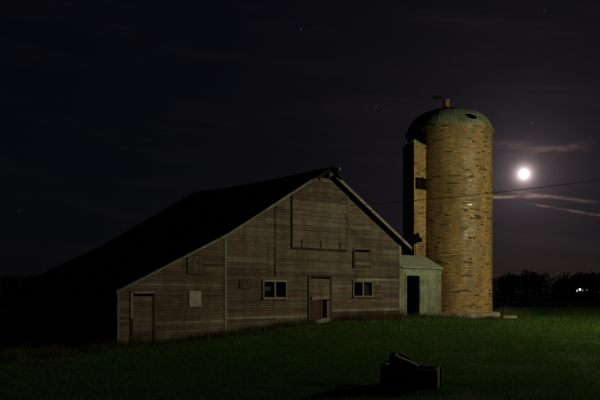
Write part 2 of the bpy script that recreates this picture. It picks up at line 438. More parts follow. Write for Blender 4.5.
# roof: three slabs, the two upper ones drawn out into a hay hood over the gable
FO, HOOD = -.34, -.86
def slab(poly, name):
    mb = MB(); mb.prism(poly, (0, 0, .11)); return mb.build(name, M['shingle'], barn)
sl_, sr_ = (ZA - ZL) / (UA - UL), (ZA - ZR) / (UR - UA)
lift = .02
eo = .52
sw = (ZL - ZE0) / UL
def slab_grid(stations, name):
    """stations: (u, z, y_front) from ridge to eave; the slab sags a little between the gables"""
    mb = MB(); nt_ = 14; ns = len(stations); vs = []
    for top in (0, 1):
        for (u, z, yf) in stations:
            for q in range(nt_ + 1):
                s_ = q / nt_; rag = random.uniform(-.012, .012) if 0 < q < nt_ else 0
                vs.append((u, yf + (LEN + .3 - yf) * s_, z + lift + .11 * top - .09 * math.sin(math.pi * s_) ** 2 + rag))
    M_ = nt_ + 1; T = ns * M_; fs = []
    for a in range(ns - 1):
        for q in range(nt_):
            p = a * M_ + q; fs += [(p, p + 1, p + M_ + 1, p + M_), (T + p, T + p + M_, T + p + M_ + 1, T + p + 1)]
    for q in range(nt_): fs += [(q, T + q, T + q + 1, q + 1), ((ns - 1) * M_ + q, (ns - 1) * M_ + q + 1, T + (ns - 1) * M_ + q + 1, T + (ns - 1) * M_ + q)]
    for a in range(ns - 1): fs += [(a * M_, (a + 1) * M_, T + (a + 1) * M_, T + a * M_), (a * M_ + nt_, T + a * M_ + nt_, T + (a + 1) * M_ + nt_, (a + 1) * M_ + nt_)]
    return mb.add(vs, fs).build(name, M['shingle'], barn)
slab_grid([(UA, ZA, HOOD), (UA - 1.15, ZA - 1.15 * sl_, FO), (UL - .02, ZL, FO)], 'roof')
slab_grid([(UA + .001, ZA, HOOD), (UA + .85, ZA - .85 * sr_, FO), (UR + eo, ZR - eo * sr_, FO)], 'roof')
slab_grid([(UL - .03, ZL - .004, FO), (-.22, ZE0 - .22 * sw, FO)], 'lean_to_roof')
# rake boards under the roof edge, pale
def strip(u0, z0, u1, z1, y0, y1, h, name, mat, parent=barn):
    mb = MB(); mb.hexa([(u0, y0, z0 - h), (u1, y0, z1 - h), (u1, y1, z1 - h), (u0, y1, z0 - h), (u0, y0, z0), (u1, y0, z1), (u1, y1, z1), (u0, y1, z0)])
    return mb.build(name, mat, parent)
strip(-.21, ZE0 - .21 * sw + .10, UL - .04, ZL + .09, FO - .03, FO - .002, .11, 'rake_board', M['trim'])
strip(UL - .03, ZL + .10, UA - .62, ZA - .62 * sl_ + .10, FO - .03, FO - .002, .12, 'rake_board', M['trim'])
strip(UA + .42, ZA - .42 * sr_ + .11, UR + eo, ZR - eo * sr_ + .11, FO - .035, FO - .002, .17, 'rake_board', M['trim'])
# lookouts / fascia where the hood has rotted, ridge beam with a bare end and the hay trolley below it
mb = MB(); mb.box(UA - .05, UA + .07, HOOD - .22, .05, ZA - .10, ZA + .035); bm_ = mb.build('ridge_beam', M['pale_wood'], barn)
mb = MB(); mb.tube([(UA - .10, HOOD + .30, ZA - .12), (UA - .16, HOOD + .33, ZA - .34), (UA - .05, HOOD + .36, ZA - .50)], [.04, .07, .03], 7)
mb.box(UA - .24, UA + .02, HOOD + .24, HOOD + .42, ZA - .33, ZA - .17); mb.build('hay_trolley', M['metal_dark'], barn)
for (a, dz, tl) in ((-.62, -.02, .3), (-.30, -.05, -.25), (.22, -.03, .35)):
    mb = MB(); mb.box(-.17, .17, -.02, .02, -.05, .05, Matrix.Translation((UA + a, FO - .055, ZA - abs(a) * .58 + dz)) @ Matrix.Rotation(tl, 4, 'Y')); mb.build('broken_board', M['dark_wood'], barn)
# corner boards
def vboard(u0, u1, z0, z1, mat, name='corner_board', y=-.052):
    mb = MB(); mb.box(u0, u1, y, y + .024, z0, z1); return mb.build(name, mat, barn)
vboard(-.02, .09, .02, roof_z(.05) - .04, M['trim'])
vboard(UL - .05, UL + .05, .25, ZL - .03, M['trim'])
vboard(UR - .12, UR + .03, .55, ZR - .03, M['trim'])
# conduit with a broken bracket left of the hay door
uc = wu(274.6)
mb = MB(); mb.tube([(uc, -.06, wz(274, 277)), (uc, -.06, wz(274.6, 208.5)), (uc + .05, -.09, wz(274.6, 207.3)), (uc + .42, -.10, wz(281, 207.6))], .018, 6); mb.build('conduit', M['metal_dark'], barn)
# hay door
u0, u1, z0, z1 = HAY
hay = MB()
zt0, zt1 = roof_z(u0) - .10, roof_z(u1) - .10
hd = empty('hay_door', (0, 0, 0)); hd.parent = barn
def hplank(za, zb, ua, ub, mat, y=-.075, th=.03, tilt=0, par=hd, name='plank'):
    mb = MB(); mb.hexa([(ua, y, za), (ub, y, za + tilt), (ub, y + th, za + tilt), (ua, y + th, za), (ua, y, zb), (ub, y, zb + tilt), (ub, y + th, zb + tilt), (ua, y + th, zb)])
    return mb.build(name, mat, par)
zz = z0; k = 0
while True:
    h = .27 if k < 3 else .235
    zb = zz + h - .014
    lo, lo2 = [max(u0 + .05, u_range(q + .10)[0] + .02) for q in (zz, zb)]; hi, hi2 = [min(u1 - .05, u_range(q + .10)[1] - .02) for q in (zz, zb)]
    if hi2 - lo2 < .3: break
    mt = M['pale_wood'] if k in (4,) else (M['door_wood'] if k in (0, 1, 2) else M['siding'])
    y = -.068 - .003 * (k % 2); mb = MB(); mb.hexa([(lo, y, zz), (hi, y, zz), (hi, y + .03, zz), (lo, y + .03, zz), (lo2, y, zb), (hi2, y, zb), (hi2, y + .03, zb), (lo2, y + .03, zb)]); mb.build('plank', mt, hd); zz += h; k += 1
strip(u0 - .01, zt0, u0 + .035, zt0 + .04, -.082, -.04, zt0 - z0 + .02, 'edge_board', M['dark_wood'], hd)
strip(u1 - .06, zt1 + .04, u1 + .03, zt1, -.09, -.04, zt1 - z0 + .02, 'edge_board', M['door_wood'], hd)
hplank(z0 - .10, z0 - .015, u0 - .02, u1 - .1, M['dark_wood'], -.07, .03, name='track_board')
for px in (301, 320, 339):
    mb = MB(); mb.box(wu(px) - .03, wu(px) + .03, -.10, -.078, z0 + .02, z0 + .36); mb.build('hinge_strap', M['metal_dark'], hd)
# small hatch right of it, open at the top
u0, u1, z0, z1 = rect(353, 371, 244, 268)
ha = empty('hatch', (0, 0, 0)); ha.parent = barn
for q in range(5):
    zq = z0 + q * .145; hplank(zq, zq + .138, u0 + .05, u1 - .04, [M['door_wood'], M['pale_wood'], M['door_wood'], M['door_wood'], M['siding']][q], -.066 - .003 * (q % 2), .025, .012, ha)
hplank(z0 + .90, z0 + 1.0, u0 - .02, u1 + .04, M['siding'], -.085, .03, 0, ha, 'head_board')
vb = MB(); vb.box(u0 - .05, u0 + .02, -.09, -.045, z0 - .02, z0 + .86); vb.build('edge_board', M['dark_wood'], ha)
# windows: frame, mullion, two panes, sill
def window(r, curtain):
    u0, u1, z0, z1 = r; um = (u0 + u1) / 2
    w = empty('window', (0, 0, 0)); w.parent = barn
    fw = .07
    for a, b_, c0, c1 in ((u0 - .03, u1 + .03, z1 - fw + .03, z1 + .05), (u0 - .03, u0 + fw - .03, z0 + .02, z1 - fw + .03), (u1 - fw + .03, u1 + .03, z0 + .02, z1 - fw + .03), (um - .05, um + .04, z0 + .02, z1 - fw + .03)):
        mb = MB(); mb.box(a, b_, -.085, .02, c0, c1); mb.build('frame', M['trim'], w)
    mb = MB(); mb.box(u0 - .05, u1 + .05, -.12, .02, z0 - .07, z0 + .02); mb.build('sill', M['trim'], w)
    for a, b_ in ((u0 + .05, um - .05), (um + .04, u1 - .05)):
        mb = MB(); mb.box(a, b_, -.010, -.004, z0 + .02, z1 - .06); mb.build('pane', M['glass'], w)
    if curtain:
        vs, fs = [], []
        n = 26
        for q in range(n + 1):
            a = um + .05 + (u1 - .06 - um - .05) * q / n; y = .10 + .035 * math.sin(q * 1.3)
            vs += [(a, y, z0), (a, y, z1 - .16)]
        fs = [(2 * q, 2 * q + 2, 2 * q + 3, 2 * q + 1) for q in range(n)]
        o = mesh_obj('curtain', vs, fs, M['cloth'], w)
    else:
        mb = MB(); mb.box(u0 + .18, um - .12, .06, .075, z0 + .33, z0 + .50); mb.build('pale_patch', M['cloth'], w)  # small pale rectangle set behind the left pane
    mb = MB(); mb.box(u0 - .02, u1 + .02, .55, .6, z0 - .2, z1 + .2); mb.build('dark_backing', M['inside'], w)  # near-black panel stands in for the unlit room behind the panes
    return w
window(WINL, False); window(WINR, True)
# stable door: two leaves, the lower one half boarded with a red board and a gap
u0, u1, z0, z1 = DOOR; um = wu(322.2); uq = wu(326)
dr = empty('stable_door', (0, 0, 0)); dr.parent = barn
zc = wz(319, 299.2)
for a, b_, c0, c1, nm in ((u0 - .09, u0 + .03, z0 - .05, z1 + .08, 'jamb'), (u1 - .03, u1 + .09, z0 - .05, z1 + .08, 'jamb')):
    mb = MB(); mb.box(a, b_, -.085, .02, c0, c1); mb.build(nm, M['door_wood'], dr)
mb = MB(); mb.box(u0 + .03, u1 - .03, -.085, .02, z1 - .02, z1 + .08); mb.build('lintel', M['dark_wood'], dr)
zq = zc + .13; q = 0
while zq < z1 - .22:
    hplank(zq, zq + .165, u0 + .05, u1 - .06, [M['door_wood'], M['siding'], M['door_wood']][q % 3], -.05 - .004 * (q % 2), .03, -.02, dr); zq += .172; q += 1
hplank(zc - .05, zc + .115, u0 + .12, u1 - .09, M['pale_wood'], -.082, .03, .05, dr, 'cross_board')
zq = z0 + .03; q = 0
while zq < zc - .09:
    hplank(zq, min(zq + .15, zc - .06), u0 + .09, um, M['red_wood'], -.045 - .004 * (q % 2), .03, .0, dr); zq += .157; q += 1
vb = MB(); vb.box(uq, u1 - .04, -.055, -.025, z0 + .02, zc - .06); vb.build('side_board', M['door_wood'], dr)
for zq in (z1 - .5, zc + .22):
    vb = MB(); vb.box(u0 + .02, u0 + .30, -.075, -.052, zq, zq + .05); vb.build('hinge', M['metal_dark'], dr)
# sloping step slab
st = MB(); st.prism([(-.50, -.42, 0), (.34, -.46, 0), (.50, -.36, 0), (.46, -.10, 0), (-.50, -.10, 0)], (0, 0, .5)); st.v = [(x + wu(320.5) - .22, y, (z - .55 + .14 * x if z > .1 else -.5) + wz(320, 317.5)) for x, y, z in st.v]
st.build('door_step', M['pale_wood'], barn)
# left door in the lean-to, with pale head and left jamb
u0, u1, z0, z1 = LDOOR
ld = empty('lean_to_door', (0, 0, 0)); ld.parent = barn
n = 9
for q in range(int((z1 - z0) / .2)):
    hplank(z0 + q * .2, z0 + q * .2 + .192, u0 + .04, u1 - .03, M['door_wood'] if q % 3 else M['siding'], -.03 - .004 * (q % 2), .03, .0, ld)
mb = MB(); mb.box(u0 - .05, u1 + .02, -.062, -.01, z1 - .05, z1 + .06); mb.build('lintel', M['trim'], ld)
mb = MB(); mb.box(u0 - .07, u0 + .04, -.06, -.01, z1 - 1.0, z1 - .055); mb.build('jamb', M['trim'], ld)
mb = MB(); mb.box(u0 - .07, u0 + .04, -.058, -.01, z0, z1 - 1.005); mb.build('jamb', M['dark_wood'], ld)
mb = MB(); mb.box(u1 - .03, u1 + .06, -.058, -.01, z0, z1 - .055); mb.build('jamb', M['dark_wood'], ld)
# pale board nailed over a small opening in the lean-to, and two faint old hatch outlines
u0, u1, z0, z1 = rect(188.5, 200.5, 291, 306.5)
mb = MB(); mb.box(u0, u1, -.056, -.03, z0, z1); mb.build('boarded_panel', simple('pale_panel', (.30, .29, .24), .9, .25, 5), barn)
for (x0, x1, y0, y1) in ((187, 203, 255, 275), (239, 250, 279, 289)):
    u0, u1, z0, z1 = rect(x0, x1, y0, y1)
    hh = empty('small_hatch', (0, 0, 0)); hh.parent = barn
    nn = 3
    for q in range(nn):
        a = u0 + (u1 - u0) * q / nn; b_ = u0 + (u1 - u0) * (q + 1) / nn
        mb = MB(); mb.box(a + .004, b_ - .004, -.058 - .003 * (q % 2), -.034, z0 + .04, z1 - .04); mb.build('plank', M['siding'] if y0 < 270 else M['door_wood'], hh)
    for a, b_, c0, c1 in ((u0 - .02, u1 + .02, z1 - .04, z1 - .02), (u0 - .02, u0, z0 + .04, z1 - .04), (u1, u1 + .02, z0 + .04, z1 - .04), (u0 - .02, u1 + .02, z0 + .02, z0 + .04)):
        mb = MB(); mb.box(a, b_, -.064, -.034, c0, c1); mb.build('edge_board', M['dark_wood'], hh)

# ------------------------------------------------------------------ little concrete feed room between barn and silo
SO = ray(400, HZ, 39.0) + Vector((DX, DY, 0)) * .07
SB = .30
shed = empty('feed_room', (SO.x, SO.y, SB), TH)
tag(shed, 'small concrete feed room with an open doorway joining the barn to the silo', 'shed')
def su(px):      # pixel -> distance along the feed room front
    return wu(px) - wu(400) - .07
SW_, SD_, SH_ = 3.38, 2.5, 3.08 - SB
d0, d1 = su(406.3), su(419.3)
dz1 = EYE + (HZ - 275.3) / FPX * 39.6 - SB
mb = MB(); mb.box(0, d0, 0, .18, -.3, SH_); mb.box(d1, SW_, 0, .18, -.3, SH_); mb.box(d0, d1, 0, .18, dz1, SH_)
mb.build('front_wall', M['concrete'], shed)
mb = MB(); mb.box(SW_ - .18, SW_, .181, SD_, -.3, SH_ - .02); mb.prism([(SW_ - .17, .2, SH_ - .02), (SW_ - .17, SD_ - .02, SH_ - .02), (SW_ - .17, 1.25, SH_ + .60)], (.16, 0, 0)); mb.build('side_wall', M['concrete'], shed)
mb = MB(); mb.box(0, SW_ - .181, SD_ - .18, SD_, -.3, SH_ - .02); mb.build('back_wall', M['concrete'], shed)
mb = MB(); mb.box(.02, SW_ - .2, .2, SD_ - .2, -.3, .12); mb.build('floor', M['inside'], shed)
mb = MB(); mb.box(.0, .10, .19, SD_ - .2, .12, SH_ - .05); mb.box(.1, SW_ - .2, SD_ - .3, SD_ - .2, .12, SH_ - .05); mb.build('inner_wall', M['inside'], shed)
for sgn, nm in ((0, 'roof'), (1, 'roof')):
    if sgn == 0: pts = [(-.02, -.12, SH_ - .055), (SW_ + .05, -.12, SH_ - .055), (SW_ + .05, 1.25, SH_ + .66), (-.02, 1.25, SH_ + .66)]
    else: pts = [(-.02, 1.252, SH_ + .66), (SW_ + .05, 1.252, SH_ + .66), (SW_ + .05, SD_ + .12, SH_ - .04), (-.02, SD_ + .12, SH_ - .04)]
    mb = MB(); mb.prism(pts, (0, 0, .07)); mb.build(nm, M['roof_metal'], shed)
mb = MB(); mb.box(d0 - .10, d0 + .015, -.03, .10, -.05, dz1 + .08); mb.build('door_frame', M['concrete'], shed)
mb = MB(); mb.box(d1 - .015, d1 + .10, -.03, .10, -.05, dz1 + .08); mb.build('door_frame', M['concrete'], shed)
mb = MB(); mb.box(d0 + .015, d1 - .015, -.03, .10, dz1 - .02, dz1 + .08); mb.build('door_frame', M['concrete'], shed)

# ------------------------------------------------------------------ the silo
SC = Vector((149.5 / FPX * 44.5, 44.5, 0)); SR = 2.5
SILB = .15
silo = empty('silo', (SC.x, SC.y, SILB), TH)
tag(silo, 'tall round tan brick silo with a domed cap and a brick chute', 'silo')
ZT = 11.35 - SILB
CH, NB = .086, 64
def brick_colour(n):
    base = np.array([[.41, .260, .085], [.455, .29, .096], [.375, .242, .084], [.50, .335, .125], [.43, .240, .075], [.345, .24, .10]])
    c = base[rng.integers(0, len(base), n)] * rng.uniform(.70, .98, (n, 1))
    ro = rng.uniform(.45, .75, n)
    return c, ro
V, F, COL = [], [], []
def add_bricks(P0, P1, Z0, Z1, nrm0, nrm1, col, ro, depth=.055):
    """P0,P1 (n,2) outer end points of each brick in plan; normals point outward"""
    n = len(P0); base = sum(len(v) for v in V)
    def pt(P, Nn, dd, z): return np.concatenate([P - Nn * dd, z[:, None]], 1)
    zero = np.zeros((n, 1)); dp = np.full((n, 1), depth)
    v = np.stack([pt(P0, nrm0, zero, Z0), pt(P1, nrm1, zero, Z0), pt(P1, nrm1, zero, Z1), pt(P0, nrm0, zero, Z1),
                  pt(P0, nrm0, dp, Z0), pt(P1, nrm1, dp, Z0), pt(P1, nrm1, dp, Z1), pt(P0, nrm0, dp, Z1)], 1)
    f = np.array([[0, 1, 2, 3], [4, 5, 1, 0], [3, 2, 6, 7], [1, 5, 6, 2], [4, 0, 3, 7]])
    V.append(v.reshape(-1, 3)); F.append((f[None] + base + np.arange(n)[:, None, None] * 8).reshape(-1, 4))
    cc = np.concatenate([col, ro[:, None]], 1); COL.append(np.repeat(cc, 8, 0))
ncourse = int(ZT / CH)
for k in range(ncourse):
    z0 = k * CH; r = SR
    if k >= ncourse - 3: r = SR + .05 * (k - ncourse + 4)
    off = (k % 2) * .5 + rng.uniform(-.06, .06)
    th = (np.arange(NB) + off) / NB * 2 * np.pi; jw = .007 / SR
    a, b_ = th + jw, th + 2 * np.pi / NB - jw
    col, ro = brick_colour(NB)
    frac = k / ncourse
    col = col * (np.array([1.06, .97, .85]) * (1 - frac) + np.array([.88, .93, .95]) * frac)
    rr = r + rng.normal(0, .0015, NB)
    # weathered runs: dark, spalled faces, a few bricks long
    nrun = rng.poisson(3.6 if k > 4 else 1.0)
    for _ in range(nrun):
        s_ = rng.integers(0, NB); ln = rng.integers(1, 4)
        ii = (s_ + np.arange(ln)) % NB; sh_ = rng.uniform(.12, .6)
        col[ii] = col[ii] * (sh_ * rng.uniform(.7, 1.9, (ln, 1))) * np.array([.95, 1.0, 1.15]); rr[ii] -= rng.uniform(.004, .009); ro[ii] = .9
    gl = rng.random(NB) < .07
    col[gl] = np.array([.30, .25, .14]) * rng.uniform(.8, 1.2, (gl.sum(), 1)); ro[gl] = rng.uniform(.26, .42, gl.sum())
    rr0 = rr + rng.normal(0, .0016, NB); rr1 = rr + rng.normal(0, .0016, NB)
    n0 = np.stack([np.cos(a), np.sin(a)], 1); n1 = np.stack([np.cos(b_), np.sin(b_)], 1)
    add_bricks(n0 * rr0[:, None], n1 * rr1[:, None], np.full(NB, z0 + .006), np.full(NB, z0 + CH - .006), n0, n1, col, ro)
bo = fast_mesh('silo_bricks', np.concatenate(V), np.concatenate(F), M['brick'], silo, np.concatenate(COL)); tag(bo, 'courses of tan and orange glazed brick, some spalled dark', kind='stuff')
mb = MB(); mb.lathe([(SR - .012, 0), (SR - .012, ZT - .02), (SR + .06, ZT - .02), (SR + .06, ZT), (.9, ZT + .001)], 72)
mb.lathe([(SR - .2, ZT), (SR - .2, 0)], 72); mb.build('mortar_wall', M['mortar'], silo)
# chute: a brick shaft on the barn side
cx0, cx1, cy0, cy1 = -3.54, -2.36, -.23, .60
zA, zB, zC = EYE + (HZ - 139) / FPX * 42 - SILB, EYE + (HZ - 146) / FPX * 42.6 - SILB, EYE + (HZ - 147.5) / FPX * 42.6 - SILB
ow0, ow1 = EYE + (HZ - 189) / FPX * 42.3 - SILB, EYE + (HZ - 177) / FPX * 42.3 - SILB
V, F, COL = [], [], []
CB = 2.9
def ctop(x, y): return zA + (zB - zA) * (x - cx0) / (cx1 - cx0) + (zC - zA) * (y - cy0) / (cy1 - cy0)
k = 0; z = CB
while z < zA:
    x = cx0 - (k % 2) * .12
    while x < cx1 - .02:
        a, b_ = max(x + .005, cx0), min(x + .240, cx1); x += .245
        if b_ - a < .03 or z + CH > ctop(b_, cy0): continue
        if ow0 < z + CH / 2 < ow1:
            if a > cx0 + .1: continue
            b_ = min(b_, cx0 + .12)
        c, ro = brick_colour(1)
        if rng.random() < .07: c = c * .35
        nn = np.array([[0., -1.]]); jj = rng.normal(0, .003)
        add_bricks(np.array([[a, cy0 + jj]]), np.array([[b_, cy0 + jj]]), np.array([z + .006]), np.array([z + CH - .006]), nn, nn, c, ro + .1, .05)
    y = cy0 + (k % 2) * .14 + .01
    while y < cy1 - .02:
        a, b_ = y, min(y + .28, cy1); y += .29
        if z + CH > ctop(cx0, b_): continue
        c, ro = brick_colour(1); nn = np.array([[-1., 0.]])
        add_bricks(np.array([[cx0, b_]]), np.array([[cx0, a]]), np.array([z + .006]), np.array([z + CH - .006]), nn, nn, c, ro + .1, .05)
    z += CH; k += 1
co = fast_mesh('chute_bricks', np.concatenate(V), np.concatenate(F), M['brick'], silo, np.concatenate(COL)); tag(co, 'narrow brick shaft running up the barn side of the silo', kind='stuff')
mb = MB(); i_ = .03
def shaft(x0, x1, y0, y1, za, zb=None):
    top = [ctop(x0, y0) - .06, ctop(x1, y0) - .06, ctop(x1, y1) - .06, ctop(x0, y1) - .06] if zb is None else [zb] * 4
    mb.hexa([(x0, y0, za), (x1, y0, za), (x1, y1, za), (x0, y1, za), (x0, y0, top[0]), (x1, y0, top[1]), (x1, y1, top[2]), (x0, y1, top[3])])
shaft(cx0 + i_, cx1, cy0 + i_, cy0 + .10, CB, ow0); shaft(cx0 + i_, cx1, cy0 + i_, cy0 + .10, ow1)
shaft(cx0 + i_, cx0 + .10, cy0 + .101, cy1 - .08, CB); shaft(cx0 + i_, cx1, cy1 - .079, cy1, CB)
shaft(cx0 + i_, cx0 + .12, cy0 + i_, cy0 + .10, ow0 + .001, ow1 - .001)
mb.build('chute_wall', M['mortar'], silo)
mb = MB(); e_ = .05
mb.hexa([(cx0 - e_, cy0 - e_, ctop(cx0, cy0) - .055), (cx1, cy0 - e_, ctop(cx1, cy0) - .055), (cx1, cy1, ctop(cx1, cy1) - .055), (cx0 - e_, cy1, ctop(cx0, cy1) - .055),
         (cx0 - e_, cy0 - e_, ctop(cx0, cy0)), (cx1, cy0 - e_, ctop(cx1, cy0)), (cx1, cy1, ctop(cx1, cy1)), (cx0 - e_, cy1, ctop(cx0, cy1))])
mb.build('chute_cap', M['dome'], silo)
# dome with an open filling hatch
RD, HD = SR - .01, 1.36
def dome_pt(ph, th, dr=0.0):    # ph 0 rim .. 1 top
    q = ph * math.pi / 2; r = (RD + dr) * math.cos(q) ** .92 if ph < 1 else 0.0; zz = (HD + dr) * math.sin(q)
    return Vector((r * math.cos(th), r * math.sin(th), ZT + .02 + zz))
seg, ring = 176, 60
# direction to the camera in the silo's own frame, and the hatch bearing from it
tocam = math.atan2(-SC.y, -SC.x) - TH
hth = tocam + math.asin(18.5 / 37.0) + .02
hph = .205
def in_hatch(ph, th):
    d = (th - hth + math.pi) % (2 * math.pi) - math.pi
    return (d / .15) ** 2 + ((ph - hph + .12 * d) / .085) ** 2 < 1
vs = []
for jr in range(ring + 1):
    for ks in range(seg): vs.append(dome_pt(jr / ring * .995, 2 * math.pi * ks / seg, .010 if ks % 11 == 0 else 0))
fs = []
for jr in range(ring):
    for ks in range(seg):
        if in_hatch((jr + .5) / ring, 2 * math.pi * (ks + .5) / seg): continue
        fs.append((jr * seg + ks, jr * seg + (ks + 1) % seg, (jr + 1) * seg + (ks + 1) % seg, (jr + 1) * seg + ks))
fs.append(tuple(ring * seg + k for k in range(seg)))
dome = mesh_obj('dome', vs, fs, M['dome'], silo)
mb = MB(); pts = [dome_pt(hph + .09 * math.sin(2 * math.pi * q / 28) - .018 * math.cos(2 * math.pi * q / 28), hth + .157 * math.cos(2 * math.pi * q / 28), .008) for q in range(29)]
mb.tube(pts, .022, 6, False); mb.build('hatch_rim', M['dome'], dome)
mb = MB(); mb.lathe([(RD - .35, ZT + .03), (RD * .7, ZT + .45), (RD * .35, ZT + .85), (.05, ZT + 1.0)], 32); mb.build('dome_dark_fill', M['inside'], dome)  # near-black cone put in for the shade seen through the hatch
mb = MB(); mb.lathe([(RD - .04, ZT + .004), (RD + .05, ZT + .004), (RD + .05, ZT + .07), (RD - .04, ZT + .08)], 72); mb.build('dome_rim', M['dome'], silo)
# vent stub on top with a bent weather vane
zt = ZT + .02 + HD
lean = Vector((math.cos(-TH), math.sin(-TH), 0)) * -.18
mb = MB(); mb.lathe([(.30, zt - .12), (.24, zt + .04), (.17, zt + .12), (.155, zt + .48), (.20, zt + .50), (.20, zt + .58), (.02, zt + .60)], 20, (lean.x, lean.y)); mb.build('vent', M['mortar'], silo)
Rv = Vector((math.cos(-TH), math.sin(-TH), 0))       # image-right in the silo frame
tp = Vector((lean.x, lean.y, zt + .55))
mb = MB(); mb.tube([tp, tp + Vector((0, 0, .14)) - Rv * .10, tp + Vector((0, 0, .20)) - Rv * .40], .022, 6)
c_ = tp - Rv * .55 + Vector((0, 0, .16))
mb.prism([c_ + Rv * .30 + Vector((0, 0, .03)), c_ + Rv * .12 + Vector((0, 0, .17)), c_ - Rv * .20 + Vector((0, 0, .15)), c_ - Rv * .32 + Vector((0, 0, .02)), c_ - Rv * .12 + Vector((0, 0, -.11)), c_ + Rv * .14 + Vector((0, 0, -.08))], (.02, .03, 0))
mb.build('weather_vane', simple('black_iron', (.002, .002, .002), .9), silo)
# plinth, with broken blocks of concrete round it
mb = MB(); prof = []
segp = 64
for q in range(segp): prof.append(2.95 + .05 * math.sin(q * 2.1) + .04 * random.uniform(-1, 1))
vs, fs = [], []
for zi, (dz, dr) in enumerate(((-.3, .05), (.36, 0.0), (.42, -.08), (.43, -.6))):
    for q in range(segp):
        r = prof[q] + dr; vs.append((r * math.cos(2 * math.pi * q / segp), r * math.sin(2 * math.pi * q / segp), dz + (.02 * math.sin(q * 1.7) if zi else 0)))
for zi in range(3):
    for q in range(segp): fs.append((zi * segp + q, zi * segp + (q + 1) % segp, (zi + 1) * segp + (q + 1) % segp, (zi + 1) * segp + q))
mesh_obj('plinth', vs, fs, M['plinth'], silo)

# ------------------------------------------------------------------ foliage generators
def blades(name, P, H, Wd, lean, mat, tint, label, parent=None):
    n = len(P); th = rng.uniform(0, 2 * np.pi, n); la = rng.uniform(0, 2 * np.pi, n)
    d = np.stack([np.cos(th), np.sin(th), np.zeros(n)], 1) * (Wd / 2)[:, None]
    tip = P + np.stack([np.cos(la) * lean * H, np.sin(la) * lean * H, H], 1)
    Vv = np.stack([P - d, P + d, tip], 1).reshape(-1, 3); Ff = np.arange(3 * n).reshape(-1, 3)
    cc = np.repeat(np.stack([tint, tint, tint, np.ones(n)], 1), 3, 0)
    o = fast_mesh(name, Vv, Ff, mat, parent, cc)
    if label: tag(o, label, kind='stuff')
    return o
def inside_buildings(x, y):
    u = (x - O0.x) * DX + (y - O0.y) * DY; v = -(x - O0.x) * DY + (y - O0.y) * DX
    bar = (u > -.05) & (u < UR + 3.4) & (v > -.05) & (v < LEN)
    return bar | ((x - SC.x) ** 2 + (y - SC.y) ** 2 < 3.0 ** 2)
PS, HS, WS, TS = [], [], [], []
for (y0, y1, dens, h, w) in ((9, 14, 1500, .060, .010), (14, 20, 900, .062, .013), (20, 30, 420, .065, .02), (30, 46, 170, .07, .033), (46, 85, 45, .075, .06)):
    xm = y1 * .43 + 3
    n = int((y1 - y0) * 2 * xm * dens)
    x = rng.uniform(-xm, xm, n); y = rng.uniform(y0, y1, n)
    pch = np.sin(x * 1.3 + 2 * np.sin(y * .7)) * np.sin(y * 1.1 + 1.5 * np.sin(x * .5)) + .5 * np.sin(x * 4.1 + y * 2.3) * np.sin(y * 3.7 - x)
    keep = ~inside_buildings(x, y) & (rng.random(n) < .75 + .25 * pch); x, y, pch = x[keep], y[keep], pch[keep]
    PS.append(np.stack([x, y, ground_z(x, y) - .005], 1)); k = len(x)
    HS.append(h * rng.uniform(.5, 1.35, k) * (1 + .3 * pch)); WS.append(w * rng.uniform(.7, 1.3, k)); TS.append(np.clip(.5 + .18 * pch + rng.normal(0, .2, k), 0, 1))
P = np.concatenate(PS); blades('lawn_grass', P, np.concatenate(HS), np.concatenate(WS), rng.uniform(.1, .9, len(P)), M['lawn'], np.concatenate(TS), 'short mown green lawn in front of the barn and silo')
# weeds along the foot of the walls and rough clumps
def clump(cx, cy, rx, ry, n, h, w=.018, ln=.55):
    x = cx + rng.normal(0, rx, n); y = cy + rng.normal(0, ry, n)
    dd = np.exp(-(((x - cx) / (2 * rx)) ** 2 + ((y - cy) / (2 * ry)) ** 2))
    k = ~inside_buildings(x, y); x, y, dd = x[k], y[k], dd[k]; n = len(x)
    return np.stack([x, y, ground_z(x, y) - .01], 1), h * rng.uniform(.3, 1.1, n) * (.4 + .6 * dd), w * rng.uniform(.6, 1.4, n), rng.uniform(.1, ln * 1.6, n), np.clip(rng.normal(.5, .25, n), 0, 1)
parts = []
u = -.3
while u < UR + 3.6:
    v = -random.uniform(.12, .5)
    x = O0.x + u * DX - v * DY; y = O0.y + u * DY + v * DX
    hgt = random.uniform(.25, .6)
    if abs(u - (DOOR[0] + DOOR[1]) / 2) < .9: hgt *= .7
    if wu(333) < u < wu(398): hgt *= 1.5
    if u > UR + .2: hgt *= .8
    parts.append(clump(x, y, .22, .16, 150, hgt)); u += random.uniform(.12, .3)
for k in range(26):
    a = tocam + TH + random.uniform(-1.5, 1.35); r = 3.15 + random.uniform(0, .25)
    parts.append(clump(SC.x + r * math.cos(a), SC.y + r * math.sin(a), .22, .15, 90, random.uniform(.15, .38)))
o = [np.concatenate([p[i] for p in parts]) for i in range(5)]
blades('weeds', o[0], o[1], o[2], o[3], M['dry'], o[4], 'dry weeds along the foot of the barn and silo walls')
parts = [clump(random.gauss(11.9, .8), random.gauss(45.0, .9), .35, .3, 200, random.uniform(.5, .95), .02) for _ in range(12)]
o = [np.concatenate([p[i] for p in parts]) for i in range(5)]
blades('weed_thicket', o[0], o[1], o[2], o[3], M['dry'], o[4], 'tall dry weed thicket right behind the silo foot')
parts = []
for (px, py, n, h) in ((18, 352, 7, .62), (40, 350, 8, .7), (62, 352, 6, .5), (90, 347, 6, .42), (108, 345, 5, .4), (5, 356, 6, .5), (25, 362, 6, .3), (60, 360, 7, .25)):
    for _ in range(n):
        D = FPX * (EYE + .3) / (py - HZ) ; D += random.gauss(0, .5); X = (px - 300) / FPX * D + random.gauss(0, .35)
        parts.append(clump(X, D, .22, .2, 140, h * random.uniform(.6, 1.1), .016, .8))
o = [np.concatenate([p[i] for p in parts]) for i in range(5)]
